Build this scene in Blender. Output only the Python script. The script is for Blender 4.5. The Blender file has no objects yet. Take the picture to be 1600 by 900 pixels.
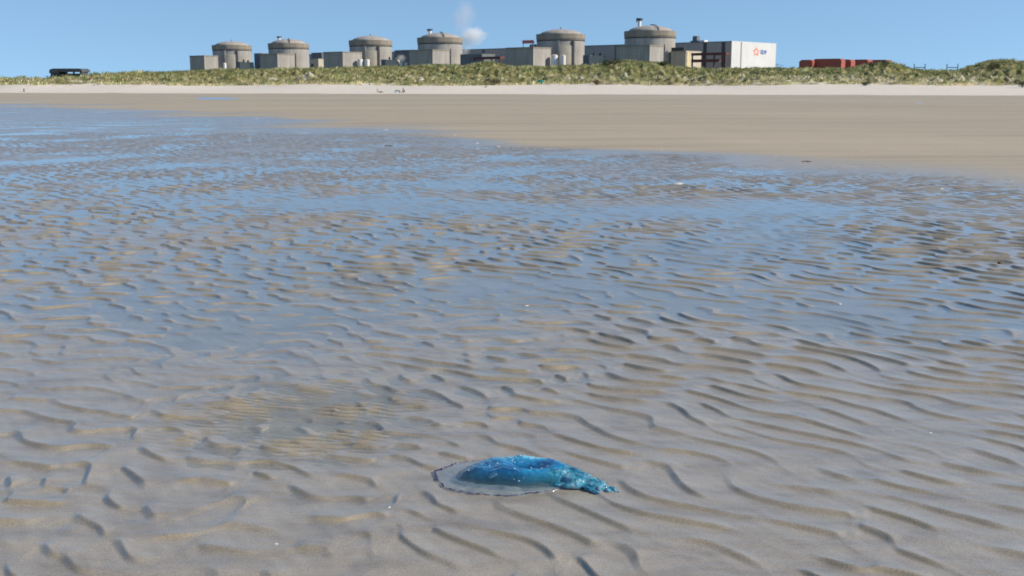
import bpy, bmesh, math, random
import numpy as np
from mathutils import Vector, Matrix
R = math.radians
random.seed(7)
rng = np.random.default_rng(11)
scene = bpy.context.scene
col = scene.collection

# ------------------------------------------------------------------ camera, sky, sun, exposure
F = 1715.0                       # focal length in pixels of a 1600 wide frame
PITCH = math.atan((450 - 136) / F)
CAM_H = 1.4
cam_d = bpy.data.cameras.new('camera')
cam_d.sensor_width = 36.0
cam_d.lens = 36.0 * F / 1600.0
cam_d.clip_start = 0.05
cam_d.clip_end = 20000.0
cam_d.dof.use_dof = True
cam_d.dof.focus_distance = 4.05
cam_d.dof.aperture_fstop = 9.0
cam = bpy.data.objects.new('camera', cam_d)
col.objects.link(cam)
cam.location = (0, 0, CAM_H)
cam.rotation_euler = (R(90) - PITCH, 0, 0)
scene.camera = cam

SUN_AZ = R(98.0)                 # clockwise from +Y (to the right of the view)
SUN_EL = R(33.0)
world = bpy.data.worlds.new('World')
scene.world = world
world.use_nodes = True
wn, wl = world.node_tree.nodes, world.node_tree.links
bg = wn['Background']
sky = wn.new('ShaderNodeTexSky')
sky.sky_type = 'NISHITA'
sky.sun_disc = False
sky.sun_elevation = SUN_EL
sky.sun_rotation = SUN_AZ
sky.altitude = 0.0
sky.air_density = 1.0
sky.dust_density = 0.0
sky.ozone_density = 3.2
# clear sea air: the pale Nishita horizon band sits a little below the land
tcs = wn.new('ShaderNodeTexCoord'); ads = wn.new('ShaderNodeVectorMath'); ads.operation = 'ADD'; ads.inputs[1].default_value = (0, 0, 0.19)
nrs = wn.new('ShaderNodeVectorMath'); nrs.operation = 'NORMALIZE'
wl.new(tcs.outputs['Generated'], ads.inputs[0]); wl.new(ads.outputs[0], nrs.inputs[0]); wl.new(nrs.outputs[0], sky.inputs[0])
wbm = wn.new('ShaderNodeMix'); wbm.data_type = 'RGBA'; wbm.blend_type = 'MULTIPLY'; wbm.inputs[0].default_value = 1.0
wbm.inputs[7].default_value = (.985, 1.03, .985, 1)       # white balance of the sky
wl.new(sky.outputs[0], wbm.inputs[6]); wl.new(wbm.outputs[2], bg.inputs[0])
bg.inputs[1].default_value = 0.142
sun_d = bpy.data.lights.new('sun', 'SUN')
sun_d.energy = 4.8
sun_d.angle = R(0.53)
sun_d.color = (1.0, 0.90, 0.77)
sun = bpy.data.objects.new('sun', sun_d)
col.objects.link(sun)
S = Vector((math.sin(SUN_AZ) * math.cos(SUN_EL), math.cos(SUN_AZ) * math.cos(SUN_EL), math.sin(SUN_EL)))
sun.rotation_euler = S.to_track_quat('Z', 'Y').to_euler()
sun.location = (60, -20, 60)
vs = scene.view_settings
vs.view_transform = 'Standard'
vs.look = 'None'
vs.gamma = 1.0
vs.exposure = 0.2
vs.use_curve_mapping = False
scene.render.engine = 'CYCLES'
cy = scene.cycles
cy.use_denoising = True
cy.max_bounces = 6
cy.transparent_max_bounces = 12
cy.volume_bounces = 6
cy.sample_clamp_indirect = 4.0

# ------------------------------------------------------------------ camera geometry
def ray(px, py):
    u, v = px - 800.0, 450.0 - py
    return (u, F * math.cos(PITCH) + v * math.sin(PITCH), -F * math.sin(PITCH) + v * math.cos(PITCH))
def at(px, py, Y):
    d = ray(px, py); k = Y / d[1]
    return Vector((d[0] * k, Y, CAM_H + d[2] * k))
def flat(px, py, z=0.0):
    d = ray(px, py); k = (z - CAM_H) / d[2]
    return d[0] * k, d[1] * k

# ------------------------------------------------------------------ noise helpers
def smooth(a, b, x):
    t = np.clip((x - a) / (b - a), 0, 1)
    return t * t * (3 - 2 * t)
def waves(seed, n, lam0, lam1, ang=None, spread=None):
    g = np.random.default_rng(seed)
    lam = np.exp(g.uniform(math.log(lam0), math.log(lam1), n))
    th = g.uniform(0, 2 * math.pi, n) if ang is None else g.normal(ang, spread, n)
    k = 2 * math.pi / lam
    return k * np.cos(th), k * np.sin(th), g.uniform(0, 2 * math.pi, n)
def field(X, Y, w, cplx=False):
    X = np.asarray(X, np.float32); Y = np.asarray(Y, np.float32)
    c = np.zeros(X.shape, np.float32)
    s = np.zeros(X.shape, np.float32) if cplx else None
    q = math.sqrt(2.0 / len(w[0])) if not cplx else math.sqrt(1.0 / len(w[0]))
    for kx, ky, p in zip(*w):
        ph = np.float32(kx) * X + np.float32(ky) * Y + np.float32(p)
        c += np.cos(ph)
        if cplx: s += np.sin(ph)
    return (c * q, s * q) if cplx else c * q

W_BIG = waves(3, 22, 9, 40)
W_MID = waves(4, 30, 1.4, 5.0)
W_WET = waves(5, 24, 2.5, 12.0)
W_SM = waves(6, 30, 0.35, 1.1)
W_A = waves(21, 34, 0.125, 0.22, R(47), R(17))      # long straight ripples (right)
W_B = waves(22, 44, 0.13, 0.25, R(52), R(26))
W_A2 = waves(24, 30, 0.15, 0.27, R(52), R(17))
W_B2 = waves(25, 40, 0.16, 0.29, R(58), R(28))
W_WX = waves(27, 16, 0.5, 1.6); W_WY = waves(28, 16, 0.5, 1.6)
W_F = waves(26, 18, 0.038, 0.060, R(80), R(9))      # broken, lobed ripples (left)
W_T = waves(23, 26, 0.055, 0.11, R(55), R(22))
W_D1 = waves(31, 26, 6, 30)
W_D2 = waves(32, 34, 1.6, 6)
W_DX = waves(33, 20, 4, 18)

# edge of the wet rippled flat, read on the ground
_edge = [flat(x, y) for x, y in ((-500, 157), (0, 163), (200, 172), (400, 184), (560, 198), (700, 211), (850, 225), (1000, 239), (1300, 264), (1600, 284), (2000, 306))]
EX = np.array([e[0] for e in _edge]); EY = np.array([e[1] for e in _edge])
def edge_dist(X, Y):              # >0 beyond the wet flat, in metres along the view
    return Y - np.interp(X, EX, EY)

TOPPX = [(-400, 119), (0, 120.5), (60, 120), (75, 120.5), (120, 119.5), (140, 116), (170, 113), (260, 112), (300, 110), (370, 107), (500, 107), (600, 105), (680, 102), (700, 101), (725, 102), (765, 97.5), (800, 104), (860, 105), (930, 103), (955, 99), (975, 96.5), (1000, 97), (1030, 99), (1060, 104), (1100, 107), (1200, 107), (1290, 107), (1325, 106), (1350, 101), (1385, 98.5), (1400, 101), (1425, 108), (1470, 110), (1495, 110), (1515, 104), (1540, 98), (1570, 97), (1600, 99), (1700, 100), (2100, 108)]
_tx = np.array([(p[0] - 800) * 300 / 1744.0 for p in TOPPX])
_tz = np.array([CAM_H + (136 - (108 + (p[1] - 108) * 1.25)) * 300 / 1744.0 - .55 for p in TOPPX])
def berm(X):
    return 197 - 0.36 * X
def foot(X):                      # front foot of the dunes
    return 246 - 0.10 * X + 5.0 * np.sin(X / 13.0) + 3.0 * np.sin(X / 5.3 + 1)
def base(X, Y):
    e = edge_dist(X, Y)
    z = 0.035 * smooth(-3, 14, e) + 0.0008 * np.clip(Y - 60, 0, 400)
    b = Y - berm(X)
    z = z + 0.06 * smooth(-2, 4, b)
    ft = foot(X)
    t = np.clip((Y - berm(X)) / (ft - berm(X)), 0, 1)
    z = z + 1.55 * t * t * (1 + 0.10 * np.sin(X / 9.0))
    d1 = np.zeros(X.shape); d2 = np.zeros(X.shape); kk = Y > 225
    if kk.any(): d1[kk] = field(X[kk], Y[kk] * 1.3, W_D1); d2[kk] = field(X[kk], Y[kk], W_D2)
    top = np.interp(X * 300.0 / np.maximum(Y, 1.0), _tx, _tz)
    s1 = smooth(0, 1, (Y - ft) / 16.0)
    front = 1.0 + 0.35 * d1
    zz = s1 * front + smooth(275, 300, Y) * (top - 1.0 - 1.85 - 0.35 * d1) 
    zz = zz + s1 * (0.42 * d2) * (1 - smooth(285, 300, Y) * .75)
    z = z + np.where(Y > ft, zz, 0)
    # behind the crest the land settles into a plain
    dn = smooth(312, 350, Y)
    z = z * (1 - dn) + 3.2 * dn
    return z
def base1(x, y):
    return float(base(np.array([x], float), np.array([y], float))[0])
def ground(px, py):               # where the sight line through a photo pixel meets the land
    d = ray(px, py); k = 2.4 * 1.0015 ** np.arange(3600) / d[1]
    x, y, z = d[0] * k, d[1] * k, CAM_H + d[2] * k
    i = int(np.argmax(z < base(x, y)))
    return Vector((x[i], y[i], base1(x[i], y[i])))

# patches where the rippled flat stands higher (+) or holds more water (-), in metres of height
PATCH = []
for px, py, rx, ry, dz in ((120, 385, 300, 22, .011), (330, 372, 160, 14, .008), (250, 437, 130, 12, .010), (540, 457, 90, 12, .010),
                           (380, 340, 260, 8, .009), (900, 300, 300, 9, .004), (1300, 398, 200, 12, .000),
                           (930, 380, 150, 22, -.014), (400, 312, 240, 14, -.012), (760, 430, 180, 20, -.011), (520, 520, 200, 30, -.010),
                           (380, 400, 130, 8, -.010), (60, 500, 130, 35, -.006), (1050, 560, 160, 25, -.006), (480, 630, 200, 45, -.008),
                           (150, 640, 150, 50, -.006), (1500, 800, 260, 90, .004), (300, 850, 400, 60, .004)):
    cx, cyy = flat(px, py)
    x2, _ = flat(px + rx, py); _, yt = flat(px, py - ry); _, yb = flat(px, py + ry)
    PATCH.append((cx, cyy, abs(x2 - cx), (yt - yb) / 2, dz))
JX, JY = flat(800, 744)

def ripples(X, Y):
    e = edge_dist(X, Y)
    fade = 1 - smooth(-4, 3, e + 2.0 * field(X, Y, waves(9, 12, 3, 9)))
    X0_, Y0_ = X, Y
    wx, wy = .038 * field(X, Y, W_WX), .038 * field(X, Y, W_WY)
    X, Y = X + wx, Y + wy
    ac, as_ = field(X, Y, W_A, True); bc, bs = field(X, Y, W_B, True)
    # ripples grow longer away from the low-lying near flat
    q = smooth(4.3, 7.5, Y + .8 * field(X, Y, W_MID) * .3)
    a2, a2s = field(X, Y, W_A2, True); b2, b2s = field(X, Y, W_B2, True)
    qn = np.sqrt(q * q + (1 - q) ** 2)
    ac, as_ = (ac * (1 - q) + a2 * q) / qn, (as_ * (1 - q) + a2s * q) / qn
    bc, bs = (bc * (1 - q) + b2 * q) / qn, (bs * (1 - q) + b2s * q) / qn
    side = smooth(-0.16, 0.16, X / np.maximum(Y, 1.0) - 0.02 + 0.03 * np.sin(Y * .9))
    near = 1 - smooth(3.2, 4.6, Y)
    side = np.clip(side, 0, 1)
    c = ac * side + bc * (1 - side); s = as_ * side + bs * (1 - side)
    n = np.sqrt(side ** 2 + (1 - side) ** 2); c /= n; s /= n
    amp = np.sqrt(c * c + s * s) + 1e-6
    ph = np.arctan2(s, c)
    p = np.mod(ph / (2 * math.pi) + .5 + .03 * field(X, Y, W_SM), 1.0)
    X, Y = X0_, Y0_
    lee = .14
    prof = np.where(p < lee, np.clip(p / lee, 0, 1) ** 1.2, np.clip(1 - (p - lee) / (1 - lee), 0, 1) ** 2.0) - .34
    amp = .08 + .92 * smooth(.22, 1.05, amp) + .12 * np.clip(amp - 1, 0, 1.5)
    A = 0.0158 * (0.9 + 0.18 * field(X, Y, W_WET)) * (.93 + .29 * q) * (1 - .30 * smooth(10, 40, Y))
    h = A * amp * prof
    tiny = field(X, Y, W_T) * 0.0004
    mid = field(X, Y, W_MID) * 0.0035 + field(X, Y, W_SM) * 0.0008
    fx, fy = flat(485, 652); fm = np.exp(-(((X - fx) / .50) ** 2 + ((Y - fy) / .46) ** 2) ** 1.2) * (.75 + .35 * field(X, Y, W_SM))
    fm = np.clip(fm, 0, 1)
    if fm.max() > .01:
        k = fm > .01; ff = np.zeros(X.shape); ff[k] = field(X[k], Y[k], W_F)
        h = h * (1 - .55 * fm) + fm * .0050 * np.sign(ff) * np.abs(ff) ** .8
    h = (h + tiny + mid) * fade
    pt = np.zeros(X.shape)
    for cx, cyy, rx, ry, dz in PATCH:
        pt += .30 * dz * np.exp(-((X - cx) / rx) ** 2 - ((Y - cyy) / ry) ** 2)
    h = h + pt * fade
    # the sand under the jellyfish is pressed smooth
    j = np.exp(-(((X - JX - .03) / .30) ** 2 + ((Y - JY) / .24) ** 2) ** 2)
    h = h * (1 - j) - 0.001 * j
    # the drier upper beach: long faint swells
    h = h + (1 - fade) * 0.006 * field(X, Y * 0.4, waves(44, 14, 2, 8)) * (1 - smooth(60, 120, Y))
    return h
def water_level(X, Y):
    near = 1 - smooth(3.6, 8.0, Y)
    lv = -0.0004 - 0.0085 * near
    lv = lv - 0.0012 * smooth(-0.05, 0.35, X / np.maximum(Y, 1.)) * (1 - near)
    fx, fy = flat(480, 655)
    lv = lv + .0022 * np.exp(-((X - fx) / .65) ** 2 - ((Y - fy) / .7) ** 2)
    lv = lv + 0.0016 * field(X, Y * .8, W_BIG) * (1 - .5 * near) - 0.0055 * smooth(16, 55, Y)
    # the lower right stands drier
    lv = lv - 0.004 * smooth(0.0, 0.45, X / np.maximum(Y, 1.)) * near
    lv = lv - 0.018 * smooth(-4, 4, edge_dist(X, Y)) 
    return lv

# ------------------------------------------------------------------ mesh helpers
def link(name, me, mat=None, parent=None):
    o = bpy.data.objects.new(name, me); col.objects.link(o)
    if mat is not None: me.materials.append(mat)
    if parent is not None: o.parent = parent
    return o
def grid_mesh(name, X, Y, Z, attrs=None, smooth_=True):
    nr, nc = X.shape
    me = bpy.data.meshes.new(name)
    co = np.stack([X, Y, Z], -1).reshape(-1, 3).astype(np.float32)
    i = np.arange(nr * nc).reshape(nr, nc)
    q = np.stack([i[:-1, :-1], i[:-1, 1:], i[1:, 1:], i[1:, :-1]], -1).reshape(-1, 4)
    me.vertices.add(len(co)); me.vertices.foreach_set('co', co.ravel())
    me.loops.add(q.size); me.loops.foreach_set('vertex_index', q.ravel().astype(np.int32))
    me.polygons.add(len(q))
    me.polygons.foreach_set('loop_start', np.arange(0, q.size, 4, dtype=np.int32))
    me.polygons.foreach_set('use_smooth', np.full(len(q), smooth_))
    me.update(calc_edges=True)
    for k, v in (attrs or {}).items():
        a = me.attributes.new(k, 'FLOAT', 'POINT'); a.data.foreach_set('value', v.reshape(-1).astype(np.float32))
    return me
def raw_mesh(name, verts, faces, smooth_=False):
    me = bpy.data.meshes.new(name); me.from_pydata([tuple(v) for v in verts], [], faces); me.update()
    if smooth_:
        for p in me.polygons: p.use_smooth = True
    return me
def tag(o, label=None, cat=None, group=None, kind=None):
    if label: o['label'] = label
    if cat: o['category'] = cat
    if group: o['group'] = group
    if kind: o['kind'] = kind
    return o
def empty(name, loc, rz=0.0):
    o = bpy.data.objects.new(name, None); col.objects.link(o)
    o.location = loc; o.rotation_euler = (0, 0, rz); o.empty_display_size = 0.2
    return o
class MB:
    def __init__(self): self.bm = bmesh.new()
    def box(self, x0, x1, y0, y1, z0, z1):
        vs = [self.bm.verts.new(p) for p in ((x0, y0, z0), (x1, y0, z0), (x1, y1, z0), (x0, y1, z0), (x0, y0, z1), (x1, y0, z1), (x1, y1, z1), (x0, y1, z1))]
        for f in ((3, 2, 1, 0), (4, 5, 6, 7), (0, 1, 5, 4), (1, 2, 6, 5), (2, 3, 7, 6), (3, 0, 4, 7)):
            self.bm.faces.new([vs[i] for i in f])
        return self
    def prism(self, pts, y0, y1):          # outline in x,z pushed along y
        a = [self.bm.verts.new((x, y0, z)) for x, z in pts]; b = [self.bm.verts.new((x, y1, z)) for x, z in pts]
        n = len(pts)
        self.bm.faces.new(a); self.bm.faces.new(b[::-1])
        for i in range(n): self.bm.faces.new((a[i], b[i], b[(i + 1) % n], a[(i + 1) % n]))
        return self
    def bar(self, p, q, r, n=6):
        p, q = Vector(p), Vector(q); d = (q - p); L = d.length
        m = Matrix.Translation((p + q) / 2) @ d.to_track_quat('Z', 'Y').to_matrix().to_4x4()
        bmesh.ops.create_cone(self.bm, cap_ends=True, segments=n, radius1=r, radius2=r, depth=L, matrix=m)
        return self
    def lathe(self, prof, n=64, cx=0, cy=0, a0=0.0, a1=2 * math.pi):
        full = abs(a1 - a0 - 2 * math.pi) < 1e-6
        rings = []
        m = n if full else n + 1
        for r, z in prof:
            if r < 1e-6:
                v = self.bm.verts.new((cx, cy, z)); rings.append([v] * m)
            else:
                rings.append([self.bm.verts.new((cx + r * math.cos(a0 + (a1 - a0) * i / n), cy + r * math.sin(a0 + (a1 - a0) * i / n), z)) for i in range(m)])
        for a, b in zip(rings[:-1], rings[1:]):
            for i in range(n):
                j = (i + 1) % m if full else i + 1
                f = [a[i], a[j], b[j], b[i]]
                u = []
                for v in f:
                    if v not in u: u.append(v)
                if len(u) > 2: self.bm.faces.new(u)
        return self
    def ball(self, c, r, sub=2, sc=(1, 1, 1), rot=0.0):
        m = Matrix.Translation(c) @ Matrix.Rotation(rot, 4, 'Z') @ Matrix.Diagonal((r * sc[0], r * sc[1], r * sc[2], 1))
        bmesh.ops.create_icosphere(self.bm, subdivisions=sub, radius=1.0, matrix=m)
        return self
    def build(self, name, mat, parent=None, smooth_=False, bevel=0.0):
        bmesh.ops.recalc_face_normals(self.bm, faces=self.bm.faces)
        me = bpy.data.meshes.new(name); self.bm.to_mesh(me); self.bm.free()
        if smooth_:
            for p in me.polygons: p.use_smooth = True
        o = link(name, me, mat, parent)
        if bevel:
            b = o.modifiers.new('bevel', 'BEVEL'); b.width = bevel; b.segments = 2
        return o

# ------------------------------------------------------------------ material helpers
def mat_new(name):
    m = bpy.data.materials.new(name); m.use_nodes = True
    nt = m.node_tree
    return m, nt.nodes, nt.links, nt.nodes['Principled BSDF']
def noise_node(n, l, scale, detail=4, rough=.55, vec=None, stretch=None, coord='Object'):
    if vec is None:
        tc = n.new('ShaderNodeTexCoord'); vec = tc.outputs[coord]
    if stretch:
        mp = n.new('ShaderNodeMapping'); mp.inputs['Scale'].default_value = stretch
        l.new(vec, mp.inputs[0]); vec = mp.outputs[0]
    t = n.new('ShaderNodeTexNoise'); t.inputs['Scale'].default_value = scale
    t.inputs['Detail'].default_value = detail; t.inputs['Roughness'].default_value = rough
    l.new(vec, t.inputs['Vector'])
    return t
def ramp(n, l, src, stops):
    r = n.new('ShaderNodeValToRGB')
    while len(r.color_ramp.elements) < len(stops): r.color_ramp.elements.new(0.5)
    for e, (p, c) in zip(r.color_ramp.elements, stops):
        e.position = p; e.color = (c[0], c[1], c[2], 1) if not isinstance(c, (int, float)) else (c, c, c, 1)
    l.new(src, r.inputs[0]); return r
def mix(n, l, fac, a, b, mode='MIX'):
    m = n.new('ShaderNodeMix'); m.data_type = 'RGBA'; m.blend_type = mode
    for s, v in ((m.inputs[0], fac), (m.inputs[6], a), (m.inputs[7], b)):
        if isinstance(v, (int, float)): s.default_value = v
        elif isinstance(v, tuple): s.default_value = (v[0], v[1], v[2], 1)
        else: l.new(v, s)
    return m.outputs[2]
def mth(n, l, op, a, b=0.0, clamp=False):
    m = n.new('ShaderNodeMath'); m.operation = op; m.use_clamp = clamp
    for s, v in ((m.inputs[0], a), (m.inputs[1], b)):
        if isinstance(v, (int, float)): s.default_value = v
        else: l.new(v, s)
    return m.outputs[0]
def attr(n, name):
    a = n.new('ShaderNodeAttribute'); a.attribute_name = name; return a
def plain(name, c, rough=.7, var=.15, scale=1.0, metal=0.0, stretch=None, bump=0.0):
    m, n, l, b = mat_new(name)
    t = noise_node(n, l, scale, 5, stretch=stretch)
    hi = tuple(min(1, x * (1 + var)) for x in c); lo = tuple(x * (1 - var) for x in c)
    r = ramp(n, l, t.outputs[0], [(.3, lo), (.7, hi)])
    l.new(r.outputs[0], b.inputs['Base Color'])
    b.inputs['Roughness'].default_value = rough; b.inputs['Metallic'].default_value = metal
    if bump:
        bp = n.new('ShaderNodeBump'); bp.inputs['Strength'].default_value = bump; l.new(t.outputs[0], bp.inputs['Height']); l.new(bp.outputs[0], b.inputs['Normal'])
    return m

# ------------------------------------------------------------------ sand
def sand_material():
    m, n, l, b = mat_new('beach_sand')
    wet = attr(n, 'wet').outputs['Fac']; dry = attr(n, 'dry').outputs['Fac']; veg = attr(n, 'veg').outputs['Fac']
    gold = attr(n, 'gold').outputs['Fac']
    big = noise_node(n, l, 1.3, 5)
    streak = noise_node(n, l, 3.2, 5, .6, stretch=(.9, 2.2, 1))
    grain = noise_node(n, l, 420, 2, .7)
    grain2 = noise_node(n, l, 150, 3, .8)
    farn = noise_node(n, l, .05, 5, .6, stretch=(.35, 1, 1))
    wcol = ramp(n, l, streak.outputs[0], [(.28, (.225, .192, .148)), (.5, (.315, .272, .211)), (.75, (.375, .325, .25))]).outputs[0]
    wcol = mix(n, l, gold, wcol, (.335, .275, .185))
    dcol = ramp(n, l, farn.outputs[0], [(.35, (.375, .315, .228)), (.65, (.435, .365, .265))]).outputs[0]
    bs = noise_node(n, l, .55, 6, .62, stretch=(.10, 1, 1))
    dcol = mix(n, l, .8, dcol, ramp(n, l, bs.outputs[0], [(.32, .80), (.5, 1.0), (.7, 1.08)]).outputs[0], 'MULTIPLY')
    c = mix(n, l, wet, dcol, wcol)
    pale = ramp(n, l, big.outputs[0], [(.3, (.60, .54, .455)), (.7, (.70, .635, .545))]).outputs[0]
    c = mix(n, l, dry, c, pale)
    vn = noise_node(n, l, .35, 6, .65)
    vcol = ramp(n, l, vn.outputs[0], [(.3, (.09, .10, .035)), (.5, (.20, .19, .08)), (.7, (.36, .30, .17))]).outputs[0]
    c = mix(n, l, veg, c, vcol)
    # grains: dark heavy minerals and pale shell flakes
    g = ramp(n, l, grain.outputs[0], [(.30, .45), (.45, .95), (.62, 1.05), (.74, 1.7)]).outputs[0]
    g2 = ramp(n, l, grain2.outputs[0], [(.3, .72), (.5, 1.0), (.7, 1.28)]).outputs[0]
    cd = n.new('ShaderNodeCameraData')  # (unused for colour; grains simply average out with distance)
    n.remove(cd)
    c = mix(n, l, .75, c, g, 'MULTIPLY')
    c = mix(n, l, .8, c, g2, 'MULTIPLY')
    l.new(c, b.inputs['Base Color'])
    rr = ramp(n, l, big.outputs[0], [(.3, .30), (.7, .42)]).outputs[0]
    rgh = mix(n, l, wet, (.62, .62, .62), rr)
    rgh = mix(n, l, dry, rgh, (.95, .95, .95))
    l.new(rgh, b.inputs['Roughness'])
    l.new(mth(n, l, 'ADD', mth(n, l, 'MULTIPLY', wet, .42), .08), b.inputs['Specular IOR Level'])
    b.inputs['IOR'].default_value = 1.4
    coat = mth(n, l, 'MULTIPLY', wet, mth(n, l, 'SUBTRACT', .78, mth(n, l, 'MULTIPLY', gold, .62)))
    l.new(coat, b.inputs['Coat Weight'])
    b.inputs['Coat Roughness'].default_value = .22
    b.inputs['Coat IOR'].default_value = 1.33
    bp = n.new('ShaderNodeBump'); bp.inputs['Strength'].default_value = .35; bp.inputs['Distance'].default_value = .002
    l.new(grain2.outputs[0], bp.inputs['Height'])
    l.new(bp.outputs[0], b.inputs['Normal'])
    return m
def build_ground():
    def seg(a, b, d): return np.arange(a, b, d)
    rows = [np.array([-60, -30, -15, -8, -4, -1.5, 0.2, 1.2]), seg(1.8, 2.7, .05), seg(2.7, 5.5, .0085), seg(5.5, 9, .0105), seg(9, 16, .017), seg(16, 34, .04), seg(34, 80, .12),
            seg(80, 190, 1.2), seg(190, 240, .7), seg(240, 335, .45), seg(335, 380, 3), np.array([400, 450, 520, 650, 800, 1000, 1300, 1700, 2300, 3500, 6000, 9000])]
    r = np.concatenate(rows)
    t = np.concatenate([np.linspace(-1.6, -.62, 40)[:-1], np.linspace(-.62, -.46, 70)[:-1], np.linspace(-.46, .46, 1080), np.linspace(.46, .62, 70)[1:], np.linspace(.62, 1.6, 40)[1:]])
    Y, T = np.meshgrid(r, t, indexing='ij')
    X = T * (np.maximum(Y, 0) * 1.0 + 1.15 + np.maximum(-Y, 0))
    Z = np.zeros_like(X); wet = np.zeros_like(X); gold = np.zeros_like(X)
    Z = base(X, Y)
    k = r < 130
    Xs, Ys = X[k], Y[k]
    rp = ripples(Xs, Ys)
    Z[k] += rp
    e = edge_dist(X, Y)
    wob = np.zeros_like(X); kf = r > 12; wob[kf] = 2.5 * field(X[kf] * .5, Y[kf], waves(51, 12, 4, 15))
    wet = 1 - smooth(-2.5, 4.5, e * (12.0 / (6 + .16 * Y)) + wob)
    # a damp band along the foot of the berm
    band = smooth(98, 112, Y + wob) * (1 - smooth(-3, 0, Y - berm(X)))
    wet = np.maximum(wet, band * .04)
    b = Y - berm(X) 
    dry = smooth(-1.5, 1.5, b + wob * .4)
    veg = np.zeros_like(X)
    kv = r > 200; Xv, Yv = X[kv], Y[kv]
    veg[kv] = smooth(1, 6, Yv - foot(Xv) + 1.5 * field(Xv, Yv, W_DX)) * (1 - .55 * smooth(.5, 1.3, field(Xv, Yv * .7, W_DX) - .8 + 1.4 * smooth(-20, 90, Xv)) * (1 - smooth(275, 290, Yv)))
    gd = np.zeros_like(X)
    # slip faces painted golden for their missing sky reflection: where the ripple rises steeply away from the camera
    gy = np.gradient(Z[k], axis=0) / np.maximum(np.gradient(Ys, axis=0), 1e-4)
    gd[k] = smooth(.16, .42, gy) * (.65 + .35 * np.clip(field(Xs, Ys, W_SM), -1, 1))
    me = grid_mesh('beach_sand', X, Y, Z, dict(wet=wet, dry=dry, veg=veg, gold=gd))
    o = link('beach_sand', me, sand_material())
    tag(o, kind='structure')
    return o
build_ground()

# ------------------------------------------------------------------ shallow water over the rippled flat
def water_material(rough=.09, rip=.00025):
    m, n, l, b = mat_new('shallow_water')
    n.remove(b)
    out = n['Material Output']
    tr = n.new('ShaderNodeBsdfTransparent'); tr.inputs[0].default_value = (.93, .96, .96, 1)
    gl = n.new('ShaderNodeBsdfGlossy'); gl.inputs['Roughness'].default_value = rough; gl.inputs[0].default_value = (1, 1, 1, 1)
    fr = n.new('ShaderNodeFresnel')
    # thin film: the same reflectance from above and from below
    ge = n.new('ShaderNodeNewGeometry'); l.new(mth(n, l, 'SUBTRACT', 1.333, mth(n, l, 'MULTIPLY', ge.outputs['Backfacing'], 1.333 - .7502)), fr.inputs[0])
    # faint wind ripple, strong only where water runs off through one patch
    w1 = noise_node(n, l, 34, 3, .5, stretch=(.55, 1.3, 1))
    fl = attr(n, 'flow').outputs['Fac']
    tc = n.new('ShaderNodeTexCoord')
    mp = n.new('ShaderNodeMapping'); mp.inputs['Rotation'].default_value = (0, 0, R(68)); l.new(tc.outputs['Object'], mp.inputs[0])
    wv = n.new('ShaderNodeTexWave'); wv.inputs['Scale'].default_value = 15; wv.inputs['Distortion'].default_value = 3.5
    wv.inputs['Detail'].default_value = 2; wv.inputs['Detail Scale'].default_value = 1.6; l.new(mp.outputs[0], wv.inputs[0])
    h = mth(n, l, 'ADD', mth(n, l, 'MULTIPLY', w1.outputs[0], rip), mth(n, l, 'MULTIPLY', mth(n, l, 'MULTIPLY', wv.outputs[1], fl), .0035))
    bp = n.new('ShaderNodeBump'); bp.inputs['Strength'].default_value = 1.0; bp.inputs['Distance'].default_value = 1.0
    l.new(h, bp.inputs['Height'])
    l.new(bp.outputs[0], gl.inputs['Normal']); l.new(bp.outputs[0], fr.inputs['Normal'])
    mx = n.new('ShaderNodeMixShader'); l.new(fr.outputs[0], mx.inputs[0]); l.new(tr.outputs[0], mx.inputs[1]); l.new(gl.outputs[0], mx.inputs[2])
    l.new(mx.outputs[0], out.inputs[0])
    return m
WATER = water_material()
POOLW = water_material(.3, .0012)
def build_water():
    r = np.concatenate([np.array([.5, 1.5]), np.arange(2.2, 9, .06), np.arange(9, 30, .15), np.arange(30, 110, .5)])
    t = np.linspace(-.9, .9, 300)
    Y, T = np.meshgrid(r, t, indexing='ij'); X = T * (Y + 1.15)
    Z = base(X, Y) + water_level(X, Y)
    fx, fy = flat(470, 655)
    flow = np.exp(-((X - fx) / .55) ** 2 - ((Y - fy) / .75) ** 2) 
    fx, fy = flat(560, 450)
    flow = flow + .25 * np.exp(-((X - fx) / .6) ** 2 - ((Y - fy) / .7) ** 2)
    fx, fy = flat(1300, 610)
    flow = flow + .35 * np.exp(-((X - fx) / .5) ** 2 - ((Y - fy) / .4) ** 2)
    me = grid_mesh('shallow_water', X, Y, Z, dict(flow=np.clip(flow, 0, 1)))
    o = link('shallow_water', me, WATER); tag(o, kind='structure')
build_water()
def build_pool(px0, px1, py0, py1, wob, name='tide_pool'):
    pts = []
    for i in range(48):
        a = 2 * math.pi * i / 48
        px = (px0 + px1) / 2 + (px1 - px0) / 2 * math.cos(a) * (1 + wob * math.sin(3 * a + 1))
        py = (py0 + py1) / 2 + (py1 - py0) / 2 * math.sin(a) * (1 + wob * math.sin(2 * a))
        g = ground(px, py); pts.append((g.x, g.y))
    zz = max(base1(*p) for p in pts) + .012
    vs = [(x, y, zz) for x, y in pts]
    me = raw_mesh(name, vs, [list(range(48))])
    o = link(name, me, POOLW); tag(o, kind='structure')
build_pool(303, 372, 152.3, 156.2, .12)
build_pool(1430, 1441, 161.2, 162.4, .12)

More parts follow.
